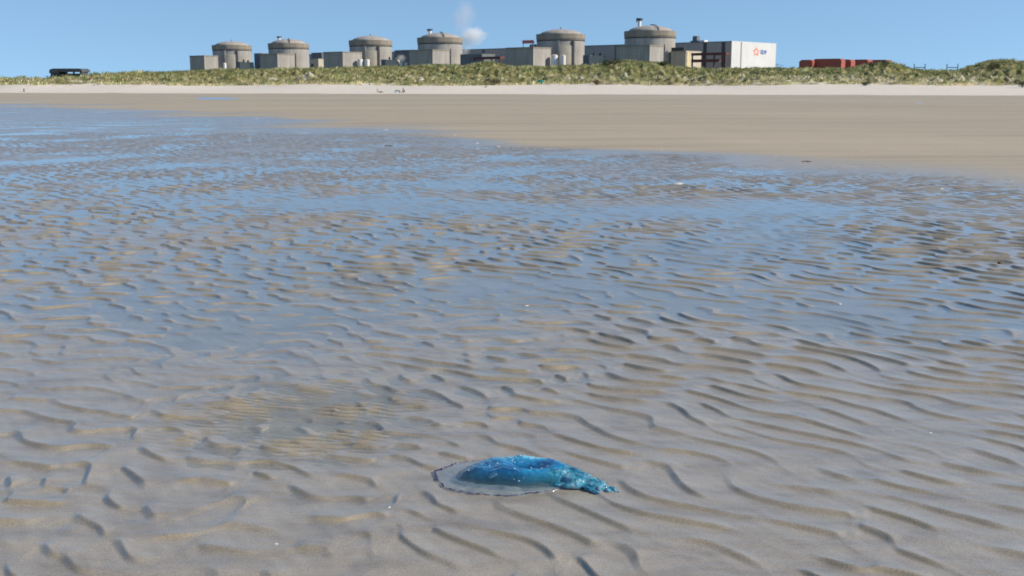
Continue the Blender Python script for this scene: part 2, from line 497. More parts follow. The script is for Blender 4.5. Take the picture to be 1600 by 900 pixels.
# ------------------------------------------------------------------ plant materials
def concrete(name, c, lines=True, dirt=.25):
    m, n, l, b = mat_new(name)
    t = noise_node(n, l, .12, 6, .6, stretch=(1, 1, .45))
    r = ramp(n, l, t.outputs[0], [(.3, tuple(x * (1 - dirt) for x in c)), (.6, c), (.8, tuple(min(1, x * 1.12) for x in c))])
    o = r.outputs[0]
    st = noise_node(n, l, .9, 4, .6, stretch=(1, 1, .04))
    o = mix(n, l, .5, o, ramp(n, l, st.outputs[0], [(.35, .58), (.62, 1.08)]).outputs[0], 'MULTIPLY')
    if lines:
        tc = n.new('ShaderNodeTexCoord')
        sp = n.new('ShaderNodeSeparateXYZ'); l.new(tc.outputs['Object'], sp.inputs[0])
        f = mth(n, l, 'FRACT', mth(n, l, 'MULTIPLY', sp.outputs[2], 1 / 2.6))
        k = mth(n, l, 'LESS_THAN', f, .09)
        o = mix(n, l, mth(n, l, 'MULTIPLY', k, .25), o, tuple(x * .45 for x in c))
    l.new(o, b.inputs['Base Color']); b.inputs['Roughness'].default_value = .9
    return m
CONC = concrete('reactor_concrete', (.41, .388, .352))
CONC2 = concrete('fuel_block_concrete', (.39, .368, .334))
DOME = concrete('dome_concrete', (.40, .362, .315), False)
BAND = concrete('band_concrete', (.31, .27, .215), False)
DARKC = plain('dark_joint', (.06, .06, .062), .8)
def cladding(name, c, pitch=3.0, k=.8):
    m, n, l, b = mat_new(name)
    tc = n.new('ShaderNodeTexCoord'); sp = n.new('ShaderNodeSeparateXYZ'); l.new(tc.outputs['Object'], sp.inputs[0])
    a = mth(n, l, 'ADD', sp.outputs[0], sp.outputs[1])
    f = mth(n, l, 'FRACT', mth(n, l, 'MULTIPLY', a, 1 / pitch))
    t = noise_node(n, l, .08, 5, .6)
    o = ramp(n, l, t.outputs[0], [(.3, tuple(x * .92 for x in c)), (.7, tuple(min(1, x * 1.05) for x in c))]).outputs[0]
    o = mix(n, l, mth(n, l, 'MULTIPLY', mth(n, l, 'LESS_THAN', f, .12), 1 - k), o, tuple(x * .5 for x in c))
    l.new(o, b.inputs['Base Color']); b.inputs['Roughness'].default_value = .55
    return m
HALLG = cladding('grey_cladding', (.33, .325, .33))
HALLW = cladding('white_cladding', (.62, .615, .60), 3.0, .93)
STEEL_R = plain('rusty_red_steel', (.11, .035, .032), .7, .3, .5)
RED = plain('red_cladding', (.36, .085, .052), .6, .15, .1)
REDD = plain('dark_red_end_wall', (.16, .04, .035), .6, .15, .1)
CREAM = plain('cream_render', (.50, .45, .36), .85, .12, .2)
SLATE = plain('slate_grey_wall', (.13, .15, .175), .7, .2, .3)
WHITE = plain('white_paint', (.74, .74, .73), .5, .06, .3)
STEEL = plain('grey_steel', (.20, .23, .27), .5, .15, .5)
DARK = plain('dark_metal', (.05, .055, .06), .6, .2, 1)
ORANGE = plain('orange_paint', (.85, .27, .13), .5, .06, 1)
BLUEP = plain('blue_paint', (.03, .10, .42), .5, .05, 1)

ROT = R(-40.0)                    # the plant's long axis in the world: local +x runs right and nearer
RX = Vector((math.cos(ROT), math.sin(ROT), 0)); RN = Vector((-RX.y, RX.x, 0))
GZ = 3.2
REAC = [(365, 1130, 72.5, 66.0, 0), (453, 1086, 69.8, 62.6, 1), (580.5, 1019, 65.3, 57.8, 0), (688.3, 964, 61.2, 53.2, 1), (875.5, 899, 55.8, 47.8, 0), (1014, 851, 51.2, 42.2, 1)]
names_r = ['leftmost domed concrete reactor building, farthest and smallest of the row', 'second domed reactor building from the left, with a small dark-topped roof stack',
           'third domed reactor building from the left, plain dome above a ribbed drum', 'fourth domed reactor building from the left, steam rising behind its right edge',
           'fifth domed reactor building from the left, recessed ribbed drum and no roof stack', 'rightmost and largest domed reactor building, tall roof stack and curved roof ladder']
names_b = ['square concrete block standing left of the leftmost domed building', 'square concrete block in front of the second domed building from the left',
           'concrete block between the second and third domed buildings', 'square concrete block in front of the fourth domed building from the left',
           'square concrete block just left of the fifth domed building', 'large concrete block in front of the rightmost domed building']
corner = [(321, 87.4, 24, 44), (435, 84.8, 26, 22), (536.7, 81.6, 25.5, 22.5), (676.5, 78.4, 27, 22), (833, 74.6, 27, 22), (1014, 71.6, 29, 20)]
off_c = [-44] * 6
for i, (cx, D, yr, yd, stack) in enumerate(REAC):
    zr = CAM_H + (136 - yr) * D / 1744.0 - GZ; zd = CAM_H + (136 - yd) * D / 1744.0 - GZ
    X0 = (cx - 800) * D / 1744.0
    root = empty('reactor_building', (X0, D, GZ), ROT)
    tag(root, names_r[i], 'reactor building', 'domed reactor buildings in a row behind the dunes')
    rad = 20.0
    MB().lathe([(rad - .9, -.5), (rad - .9, zr - 4.3)], 96).build('drum_wall', CONC, root, True)
    MB().lathe([(rad - .8, zr - 4.4), (rad - .42, zr - 3.9), (rad - .35, zr - .3), (rad - .4, zr), (rad - 3.2, zr)], 96).build('roof_band', BAND, root)
    hd = zd - zr
    prof = [(rad - 3.2, zr - .2)] + [((rad - 3.4) * math.cos(a), zr - .1 + hd * math.sin(a) ** 1.15) for a in [R(q) for q in (0, 10, 20, 32, 45, 58, 70, 80)]] + [(0, zr - .1 + hd)]
    MB().lathe(prof, 72).build('dome', DOME, root, True)
    # ring joint under the band and the framed bay on the drum
    MB().lathe([(rad - .86, zr - 5.6), (rad - .55, zr - 5.4), (rad - .55, zr - 4.9), (rad - .86, zr - 4.7)], 96).build('ring_joint', DARKC, root)
    for a0 in ((R(-58), R(-22)) if not stack else ()):
        ca, sa = math.cos(a0), math.sin(a0)
        m = MB().box(rad - 1.5, rad + .35, -.75, .75, 0, zr - 5.2)
        bmesh.ops.rotate(m.bm, verts=m.bm.verts, cent=(0, 0, 0), matrix=Matrix.Rotation(a0, 3, 'Z'))
        m.build('service_shaft', DARKC if a0 == R(-22) else CONC, root)
    if not stack:
        MB().lathe([(rad - .8, zr - 9.5), (rad - .3, zr - 9.3), (rad - .3, 9.5), (rad - .8, 9.2)], 24, a0=R(-55), a1=R(-24)).build('bay_panel', CREAM, root)
        MB().bar((0, 0, zd - .8), (0, 0, zd + 1.6), .35).build('vent_cap', DARKC, root)
    else:
        # curved ladder track over the dome
        lt = MB(); prev = None
        for q in range(0, 11):
            a = R(90 - q * 8.6)
            p = Vector(((rad - 3) * math.cos(a) * .80, -(rad - 3) * math.cos(a) * .55, zr + .5 + hd * math.sin(a)))
            if prev is not None: lt.bar(prev, p, .32, 5)
            prev = p
        lt.bar(prev, prev + Vector((.9, -1.2, -4)), .35, 5)
        lt.build('roof_ladder', DARKC, root)
        sx, sy = -5.5, -6.5
        hs = {1: 4.0, 3: 4.6, 5: 6.8}[i]
        z0 = zr + hd * .62
        st = empty('roof_stack', (sx, sy, z0)); st.parent = root
        MB().lathe([(1.3, -1), (1.3, hs * .72)], 16).build('stack_pipe', WHITE, st, True)
        MB().lathe([(1.3, hs * .72), (2.5, hs * .82), (2.5, hs), (0, hs)], 16).box(-2.7, -2.3, -.4, .4, hs * .6, hs * 1.05).build('stack_cap', DARK, st)
    # fuel block
    bx, by_, bw, bd = corner[i]
    Dc = D + off_c[i]
    H = CAM_H + (136 - by_) * Dc / 1744.0 - GZ
    rb = empty('concrete_block', ((bx - 800) * Dc / 1744.0, Dc, GZ), ROT)
    tag(rb, names_b[i], 'building', 'square concrete blocks before the domed buildings')
    if i == 0: bd = 16
    MB().box(-bw, 0, 0, bd, -.5, H - .9).build('wall', CONC2, rb)
    MB().box(-bw - .25, .25, -.25, bd + .25, H - .9, H).build('parapet', BAND, rb)
    if i % 2 == 1:
        MB().box(.0, .5, bd - 1.2, bd - .2, 0, H + 1).build('drainpipe', DARKC, rb)

def block(px, Y, ytop, w, d, mat, name, label, cat='building', group=None, rot=ROT, bits=(), z0=GZ):
    """a building whose near left corner stands at the ray of px"""
    H = CAM_H + (136 - ytop) * Y / 1744.0 - z0
    r = empty(name, ((px - 800) * Y / 1744.0, Y, z0), rot)
    tag(r, label, cat, group)
    MB().box(0, w, 0, d, -.5, H - .4).build('wall', mat, r)
    MB().box(-.15, w + .15, -.15, d + .15, H - .4, H).build('roof', BAND, r)
    return r, H

# turbine hall
D1 = 859.0
C1 = Vector(((1141.6 - 800) * D1 / 1744.0, D1, GZ))
th = empty('turbine_hall', C1, ROT - R(2.0))
tag(th, 'long grey turbine hall behind the domed buildings, its bright white end wall facing right', 'industrial hall')
HT = CAM_H + (136 - 65.6) * D1 / 1744.0 - GZ
HL, HWD = 520.0, 68.0
MB().box(-HL, -.5, 0, HWD, -.5, HT - .6).build('long_wall', HALLG, th)
MB().box(-.5, 0, -.3, HWD + .3, -.5, HT).build('end_wall', HALLW, th)
MB().box(-HL - .3, -.5, -.35, HWD + .35, HT - .6, HT - .05).build('roof', SLATE, th)
for xx in (-7.5, -24, -62, -110, -150, -205, -262, -320):
    MB().box(xx - 1.4, xx + 1.4, -.35, 0.0, -.4, HT - .7).build('expansion_joint', DARK if xx > -30 else SLATE, th)
MB().box(0.0, .3, 13.2, 14.4, -.4, HT - .3).build('end_joint', plain('grey_seam', (.30, .30, .31)), th)
# emblem: a ring of pointed petals, and blue lettering beside it, on the end wall
em = MB()
ecx, ecy, er = 37.0, HT - 7.3, 3.5
for k in range(5):
    a = R(90 + 72 * k)
    for s, rr in ((0, 1.0), (R(30), .72), (R(-30), .72)):
        aa = a + s; w = .20
        pts = [(ecx + er * .38 * math.cos(aa - w), ecy + er * .38 * math.sin(aa - w)), (ecx + er * .78 * rr * math.cos(aa - w * 1.0), ecy + er * .78 * rr * math.sin(aa - w * 1.0)),
               (ecx + er * 1.12 * rr * math.cos(aa), ecy + er * 1.12 * rr * math.sin(aa)), (ecx + er * .78 * rr * math.cos(aa + w * 1.0), ecy + er * .78 * rr * math.sin(aa + w * 1.0)),
               (ecx + er * .38 * math.cos(aa + w), ecy + er * .38 * math.sin(aa + w))]
        zo = .06 if s == 0 else .03
        va = [em.bm.verts.new((zo + .06, ecx + (p[0] - ecx) * 1.5, p[1])) for p in pts]; em.bm.faces.new(va)
em.build('emblem', ORANGE, th)
def lettering(txt, size, mat, parent, loc, rot, name='lettering', bold=0.0):
    cu = bpy.data.curves.new(name, 'FONT'); cu.body = txt; cu.size = size; cu.extrude = .04; cu.offset = bold
    tmp = bpy.data.objects.new('tmp', cu); col.objects.link(tmp)
    dg = bpy.context.evaluated_depsgraph_get()
    me = bpy.data.meshes.new_from_object(tmp.evaluated_get(dg)); bpy.data.objects.remove(tmp); bpy.data.curves.remove(cu)
    me.materials.clear()
    o = link(name, me, mat, parent); o.location = loc; o.rotation_euler = rot
    return o
lt_ = lettering('EDF', 4.2, BLUEP, th, (.12, ecx + 6.4, ecy - 1.5), (R(90), 0, R(90)), 'lettering', .1)
lt_.scale = (1.35, 1, 1)
# ventilation turret on the hall roof
rv = MB().box(-39, -31, 2, 8, -8 + HT, HT + 1.2).box(-37.5, -33.5, 3, 7, HT + 1.2, HT + 4.8).build('roof_turret', SLATE, th)
MB().box(-31, -26, 2, 7, HT - .2, HT + 1.4).build('turret_duct', WHITE, th)
MB().box(-208, -200, 3, 9, HT, HT + 2.6).build('roof_vent', DARK, th)

# rust red steel galleries in front of the hall
def gantry(px0, Y, L, ytop, ybot, label):
    r = empty('steel_gallery', ((px0 - 800) * Y / 1744.0, Y, GZ), ROT)
    tag(r, label, 'steel structure', 'rust red steel galleries before the long hall')
    zt = CAM_H + (136 - ytop) * Y / 1744.0 - GZ; zb = CAM_H + (136 - ybot) * Y / 1744.0 - GZ
    n = max(3, int(L / 7))
    for k in range(n + 1):
        x = L * k / n
        MB().box(x - .45, x + .45, 0, .9, -.5, zt - 1).build('post', STEEL_R, r)
    MB().box(-.6, L + .6, -.3, 5, zt - 1.8, zt).build('top_deck', STEEL_R, r)
    MB().box(-.6, L * .8, -.1, 4, zt - 6.6, zt - 4.6).build('walkway', STEEL_R, r)
gantry(1080, 812, 27, 84.0, 104, 'rust red steel gallery right of the largest domed building')
gantry(741, 858, 26, 90.0, 104, 'rust red steel gallery between the fourth and fifth domed buildings')
# red and white gantry beam above the block left of the fifth dome
g = empty('gantry_crane', ((816 - 800) * 900 / 1744.0, 900, GZ), ROT)
tag(g, 'red beam on thin white legs rising behind the block left of the fifth dome', 'crane')
zt = CAM_H + (136 - 64.8) * 900 / 1744.0 - GZ
MB().box(0, 10.6, 0, 1.4, zt - 2.5, zt).build('beam', plain('bright_red_paint', (.62, .13, .10), .5, .2, 1), g)
for x in (.6, 9.6, 11.6):
    MB().box(x, x + .4, 0, .5, 0, zt - 2.5 if x < 11 else zt - 1).build('leg', WHITE, g)

# low buildings between the domes
low = 'low buildings between the domed buildings'
def low_block(pxl, Y, ytop, w, d, mat, label, extra=None):
    r, H = block(pxl, Y, ytop, w, d, mat, 'service_building', label, 'building', low)
    if extra: extra(r, H)
    return r
def slit(r, H):
    MB().box(.4, 4.0, -.2, 0, H * .45, H * .8).build('window', DARK, r)
low_block(486.8, 1062, 92.5, 11, 12, CREAM, 'low pale building just right of the second domed building', slit)
low_block(399, 1110, 84.5, 12, 14, SLATE, 'dark narrow building just right of the leftmost domed building')
low_block(488, 1130, 83.6, 16, 12, SLATE, 'dark flat-roofed building behind the low pale one by the second dome')
low_block(617.5, 1070, 79.8, 27, 12, SLATE, 'dark building far behind, between the third and fourth domes')
low_block(719.5, 925, 86.0, 24, 16, SLATE, 'low dark building just right of the fourth domed building')
def annexe(r, H):
    MB().box(13.2, 13.4, 1, 4.5, 1, H - 1).build('yellow_strip', plain('pale_yellow_panel', (.62, .50, .25)), r)
    MB().box(1, 12, -1.2, 0, H, H + 2.2).build('roof_duct', DARK, r)
low_block(1047, 836, 80.5, 13, 22, CREAM, 'pale annexe against the right side of the largest domed building', annexe)
# faceted intake houses: dark flat side, cream sloped front
def intake(px, Y, ytop, w, label):
    r = empty('intake_house', ((px - 800) * Y / 1744.0, Y, GZ), ROT + R(18))
    tag(r, label, 'building', 'small pale intake houses between the domes')
    H = CAM_H + (136 - ytop) * Y / 1744.0 - GZ
    MB().prism([(0, -.5), (w * .78, -.5), (w, H * .62), (w * .93, H), (0, H)], 0, 7).build('wall', CREAM, r)
    MB().box(-w * .45, 0, 1, 7, -.5, H * 1.02).build('dark_wing', SLATE, r)
    MB().box(w * .2, w * .3, 2, 3, H, H + 2.6).build('roof_vent', DARK, r); MB().box(w * .6, w * .72, 2, 3.2, H, H + 1.8).build('roof_vent', DARK, r)
intake(920, 868, 88.0, 12, 'small pale intake house right of the fifth dome')
intake(603, 985, 94.5, 11, 'small pale intake house at the foot of the third dome')
intake(376, 1085, 98.0, 12, 'small pale intake house at the foot of the leftmost dome')
# white tanks
tanks = [(352.5, 1090, 98.5, 1.6, 'white upright tank left of the leftmost dome foot'), (563.5, 985, 92.5, 2.4, 'white upright tank beside the block left of the third dome'),
         (574.5, 985, 93.0, 2.2, 'slim white tank at the left foot of the third dome'), (628, 950, 97.5, 1.4, 'left one of two short white tanks between the third and fourth domes'),
         (635.5, 950, 97.5, 1.6, 'right one of two short white tanks, beside the fourth dome block'), (866, 868, 86, 2.6, 'tall pale tank at the left foot of the fifth dome'),
         (879.5, 866, 86.5, 2.0, 'pale tank in front of the fifth dome, beside the taller one')]
for px, Y, yt, rr, lb in tanks:
    H = CAM_H + (136 - yt) * Y / 1744.0 - GZ
    r = empty('storage_tank', ((px - 800) * Y / 1744.0, Y, GZ)); tag(r, lb, 'tank', 'white tanks at the feet of the domes')
    MB().lathe([(rr, -.5), (rr, H - .8)], 20).build('shell', WHITE, r, True)
    MB().lathe([(rr, H - .8), (rr * .7, H - .2), (0, H)], 20).build('lid', CREAM, r, True)

# red halls to the right
rh = 'red halls right of the white end wall'
spec = [(1247, 640, 94.5, 4.2, 4.5, 'leftmost and smallest red hall, right of the white end wall'), (1268.5, 640, 93.0, 8.8, 4.5, 'widest of the red halls, second from the left'),
        (1305, 650, 94.0, 4.6, 5, 'third red hall from the left, its lit end wall bright orange red'), (1331, 665, 94.0, 4.8, 6, 'fourth red hall from the left, partly behind the grassy hump'),
        (1353, 690, 94.6, 6.6, 7, 'rightmost red hall, nearly hidden by the grassy hump')]
for px, Y, yt, w, d, lb in spec:
    r = empty('red_hall', ((px - 800) * Y / 1744.0, Y, GZ), R(-38)); tag(r, lb, 'industrial hall', rh)
    H = CAM_H + (136 - yt) * Y / 1744.0 - GZ
    w *= 1.9; d *= 1.3; c = .9
    MB().prism([(0, -.5), (w, -.5), (w, H - c * 1.1), (w - c, H - .3), (c, H - .3), (0, H - c * 1.1)], 0, d).build('wall', RED, r)
    MB().box(c + .2, w - c - .2, -.15, d + .15, H - .3, H).build('roof', RED, r)
    MB().box(w * .25, w * .75, -.12, 0, 0, H * .6).build('door', REDD, r)
# distant goal-shaped pylons
for px, lb in ((1435, 'left one of two small steel pylon frames on the horizon right of the red halls'), (1486, 'right one of two small steel pylon frames, nearer the tall right dune')):
    Y = 900; r = empty('pylon_frame', ((px - 800) * Y / 1744.0, Y, GZ)); tag(r, lb, 'pylon', 'pylon frames on the horizon')
    zt = CAM_H + (136 - 100.5) * Y / 1744.0 - GZ; wd = 4.4
    for s in (-1, 1):
        MB().box(s * wd - .3, s * wd + .3, -.3, .3, 0, zt).build('mast', STEEL, r)
    MB().box(-wd + .3, wd - .3, -.2, .2, zt - 3.2, zt - 2.5).build('crossbeam', STEEL, r)
# power line mast by the hall
Y = 980; r = empty('lattice_mast', ((1213 - 800) * Y / 1744.0, Y, GZ)); tag(r, 'thin grey mast with sloping arms just right of the white end wall', 'mast')
zt = CAM_H + (136 - 100) * Y / 1744.0 - GZ
MB().bar((0, 0, 0), (0, 0, zt), .22).build('mast', STEEL, r)
MB().bar((-3.5, 0, zt - .3), (5.5, 0, zt - 1.8), .2).bar((-3, 0, zt - 2.6), (4, 0, zt - 3.2), .16).build('arm', STEEL, r)

# bunker on the left dune
Yb = 345.0
gz = 3.4
r = empty('bunker', ((78 - 800) * Yb / 1744.0, Yb, gz), R(-4)); tag(r, 'dark flat-roofed bunker half sunk behind the dune at far left', 'bunker')
pxw = Yb / 1744.0; top = CAM_H + (136 - 107.6) * Yb / 1744.0 - gz
BUNK = plain('dark_stained_concrete', (.075, .08, .09), .9, .3, .4)
MB().prism([(0, top - 1.4), (.2, top - .35), (1.2, top), (9.6, top), (10.3, top - .4), (10.5, top - 1.0), (3.2, top - 1.0), (3.0, top - 1.4)], 0, 6).build('roof_slab', BUNK, r)
MB().box(.3, 3.1, .3, 5.6, -1, top - 1.42).build('wall', BUNK, r)
for a_, b_, c_ in ((5.0, 5.4, .9), (7.4, 7.8, .9), (9.6, 10.2, 5)): MB().box(a_, b_, .4, c_, -1, top - 1.02).build('pillar', BUNK, r)
MB().box(3.1, 9.6, 4.6, 5.2, -1, top - 1.45).build('rear_wall', CREAM, r)

# ------------------------------------------------------------------ steam
def steam(px, py, Y, sx, sy, dens, lab, scale=.09, tilt=0, colr=(1, 1, 1)):
    c = at(px, py, Y)
    m = bpy.data.materials.new('steam'); m.use_nodes = True; n, l = m.node_tree.nodes, m.node_tree.links
    n.remove(n['Principled BSDF'])
    v = n.new('ShaderNodeVolumePrincipled'); v.inputs['Color'].default_value = (*colr, 1); v.inputs['Anisotropy'].default_value = .2
    tc = n.new('ShaderNodeTexCoord')
    ln = n.new('ShaderNodeVectorMath'); ln.operation = 'LENGTH'; l.new(tc.outputs['Object'], ln.inputs[0])
    t = n.new('ShaderNodeTexNoise'); t.inputs['Scale'].default_value = scale * 20; t.inputs['Detail'].default_value = 5; l.new(tc.outputs['Object'], t.inputs['Vector'])
    fall = mth(n, l, 'SUBTRACT', 1.0, ln.outputs['Value'], True)
    d = mth(n, l, 'SUBTRACT', mth(n, l, 'ADD', mth(n, l, 'MULTIPLY', fall, 1.1), mth(n, l, 'MULTIPLY', t.outputs[0], 1.5)), 1.0, True)
    d = mth(n, l, 'MULTIPLY', d, dens)
    d = mth(n, l, 'MULTIPLY', d, mth(n, l, 'MULTIPLY', fall, 3.0, True))
    l.new(d, v.inputs['Density']); l.new(v.outputs[0], n['Material Output'].inputs['Volume']); v.inputs['Anisotropy'].default_value = 0
    o = MB().ball((0, 0, 0), 1.0, 3).build('steam_plume', m)
    o.location = c; o.scale = (sx, (sx + sy) / 2, sy); o.rotation_euler = (0, tilt, 0)
    tag(o, lab, 'steam', kind='stuff')
steam(738, 56, 1010, 17, 12, .22, 'small white puff of steam right of the fourth dome')
steam(727, 78, 1010, 6, 13, .12, 'faint steam rising at the right edge of the fourth dome', tilt=R(12))
steam(724, 26, 1010, 15, 24, .045, 'faint grey wisp of steam drifting above the white puff', tilt=R(8), colr=(.88, .88, .92))
steam(626, 91, 1005, 6.5, 5.5, .16, 'small steam cloud between the third and fourth domes')

# ------------------------------------------------------------------ dune grass and shrubs
def blades(cx, cyy, cz, n, hgt, spread, lean, tint, V, Fc, C, g):
    for k in range(n):
        a = g.uniform(0, 2 * math.pi); rr = spread * math.sqrt(g.uniform(0, 1)); x, y = cx + rr * math.cos(a), cyy + rr * math.sin(a)
        h = hgt * g.uniform(.55, 1.1); w = g.uniform(.05, .10)
        dx = lean * h * g.uniform(.2, 1.2) + (x - cx) * .5; dy = (y - cyy) * .5 - .1 * h
        th = g.uniform(0, math.pi); wx, wy = w * math.cos(th), w * math.sin(th)
        i = len(V)
        V += [(x - wx, y - wy, cz - .1), (x + wx, y + wy, cz - .1), (x + dx * .45 + wx * .8, y + dy * .45 + wy * .8, cz + h * .62), (x + dx * .45 - wx * .8, y + dy * .45 - wy * .8, cz + h * .62), (x + dx, y + dy, cz + h * .9)]
        Fc += [(i, i + 1, i + 2, i + 3), (i + 3, i + 2, i + 4)]
        q = g.uniform(.8, 1.2); c = (tint[0] * q, tint[1] * q, tint[2] * q, 1)
        C += [c] * 5
def leaf_mat(name='marram_grass'):
    m, n, l, b = mat_new(name)
    a = attr(n, 'tint')
    l.new(a.outputs['Color'], b.inputs['Base Color']); b.inputs['Roughness'].default_value = .75
    b.inputs['Specular IOR Level'].default_value = .2
    tl = n.new('ShaderNodeBsdfTranslucent'); l.new(a.outputs['Color'], tl.inputs[0])
    ms = n.new('ShaderNodeMixShader'); ms.inputs[0].default_value = .3
    l.new(b.outputs[0], ms.inputs[1]); l.new(tl.outputs[0], ms.inputs[2]); l.new(ms.outputs[0], n['Material Output'].inputs[0])
    return m
LEAF = leaf_mat()
def leaf_mesh(name, V, Fc, C, parent=None):
    me = bpy.data.meshes.new(name); me.from_pydata(V, [], Fc); me.update()
    a = me.color_attributes.new('tint', 'FLOAT_COLOR', 'POINT'); a.data.foreach_set('color', np.array(C, np.float32).ravel())
    return link(name, me, LEAF, parent)
GREEN = (.31, .32, .13); OLIVE = (.50, .46, .21); STRAW = (.78, .67, .42); DKG = (.20, .205, .09); PALEG = (.60, .57, .31)
def build_grass():
    g = random.Random(5)
    N = 30000
    X = rng.uniform(-185, 185, N); Y = rng.uniform(236, 322, N)
    k = np.abs(X) < (Y * .47 + 22)
    X, Y = X[k], Y[k]
    Z = base(X, Y); ft = foot(X)
    d = Y - ft; m1 = field(X, Y, W_DX); m2 = field(X * 1.3, Y * 1.3, W_D2); m3 = field(X, Y, waves(77, 20, 5, 25))
    V, Fc, C = [], [], []
    right = np.clip((X - 20) / 90, 0, 1)
    for x, y, z, dd, a, b, c, rt in zip(X, Y, Z, d, m1, m2, m3, right):
        if dd + 3.5 * a < 2.0: continue
        if dd < 24 and a + .4 * b > 1.25 - .9 * rt: continue        # bare blowouts
        e = dd / 40.0 + .5 * c + .2 * a
        if e < .25 + .35 * rt: t = STRAW if g.random() < .5 + .35 * rt + .2 * a else (PALEG if g.random() < .5 else OLIVE)
        elif e < .8: t = (PALEG if c > 0 else OLIVE) if b > -.3 else (GREEN if g.random() < .4 else STRAW)
        else: t = GREEN if (b > -.2) else (DKG if g.random() < .5 else PALEG)
        blades(x, y, z, 9, g.uniform(.4, .85) * (1 + .25 * c), g.uniform(.4, .9), .75, tuple(q_ * (1 + .22 * c - .12 * b) for q_ in t), V, Fc, C, g)
    o = leaf_mesh('marram_grass', V, Fc, C); tag(o, 'green and straw coloured marram grass covering the dunes', 'grass', kind='stuff')
build_grass()
def shrub(px, py, w, h, tint, label, Y=None):
    g = random.Random(int(px * 7))
    p = ground(px, py)
    V, Fc, C = [], [], []
    for k in range(int(500 * w)):
        a = g.uniform(0, 2 * math.pi); u = g.uniform(-1, 1) ; rr = (g.uniform(.35, 1)) 
        q = math.sqrt(1 - u * u)
        bump = 1 + .25 * math.sin(3 * a + px) * math.cos(2 * u)
        x, y, z = w * .5 * rr * q * math.cos(a) * bump, w * .4 * rr * q * math.sin(a) * bump, h * .5 + h * .5 * rr * u * bump
        if z < 0: continue
        s = g.uniform(.05, .12); i = len(V)
        t = [Vector((g.gauss(0, 1), g.gauss(0, 1), g.gauss(0, 1))).normalized() * s for _ in range(3)]
        V += [tuple(Vector((x, y, z)) + v) for v in t]; Fc.append((i, i + 1, i + 2))
        f = g.uniform(.6, 1.4); C += [(tint[0] * f, tint[1] * f, tint[2] * f, 1)] * 3
    r = empty('dune_shrub', p); tag(r, label, 'shrub', 'low shrubs on the dunes')
    leaf_mesh('foliage', V, Fc, C, r)
    MB().bar((0, 0, -.2), (.05, 0, h * .6), .05).bar((0, 0, 0), (.3, .1, h * .7), .035).bar((0, 0, 0), (-.3, .1, h * .6), .035).build('stem', plain('shrub_bark', (.10, .075, .05)), r)
shrub(932, 133, 2.0, 1.2, (.16, .09, .045), 'small brown withered shrub at the dune foot below the fifth dome')
shrub(775, 132.5, 3.6, 1.5, (.14, .12, .06), 'wide dull bush at the dune foot right of the beach sitters')
shrub(948, 104, 3.8, 1.7, (.045, .065, .03), 'dark green bush on the crest left of the largest domed building')
shrub(962, 101, 3.2, 1.6, (.05, .07, .03), 'darkest bush near the crest below the largest dome block')
shrub(1037, 103, 3.4, 1.3, (.05, .07, .03), 'dark bush on the slope right of the largest domed building')
shrub(1362, 105, 3.6, 1.5, (.05, .07, .035), 'dark bush on the grassy hump in front of the red halls')
shrub(1382, 104, 3.0, 1.5, (.055, .07, .035), 'round bush on top of the grassy hump right of the red halls')
shrub(1552, 108, 3.6, 1.6, (.05, .07, .035), 'dark bush on the tall dune at far right')
shrub(1597, 137, 2.2, 1.6, (.06, .06, .04), 'dark bush at the dune foot on the right edge of the picture')
shrub(1352, 134, 1.8, .9, (.10, .10, .05), 'small bush alone on the pale sand below the red halls')

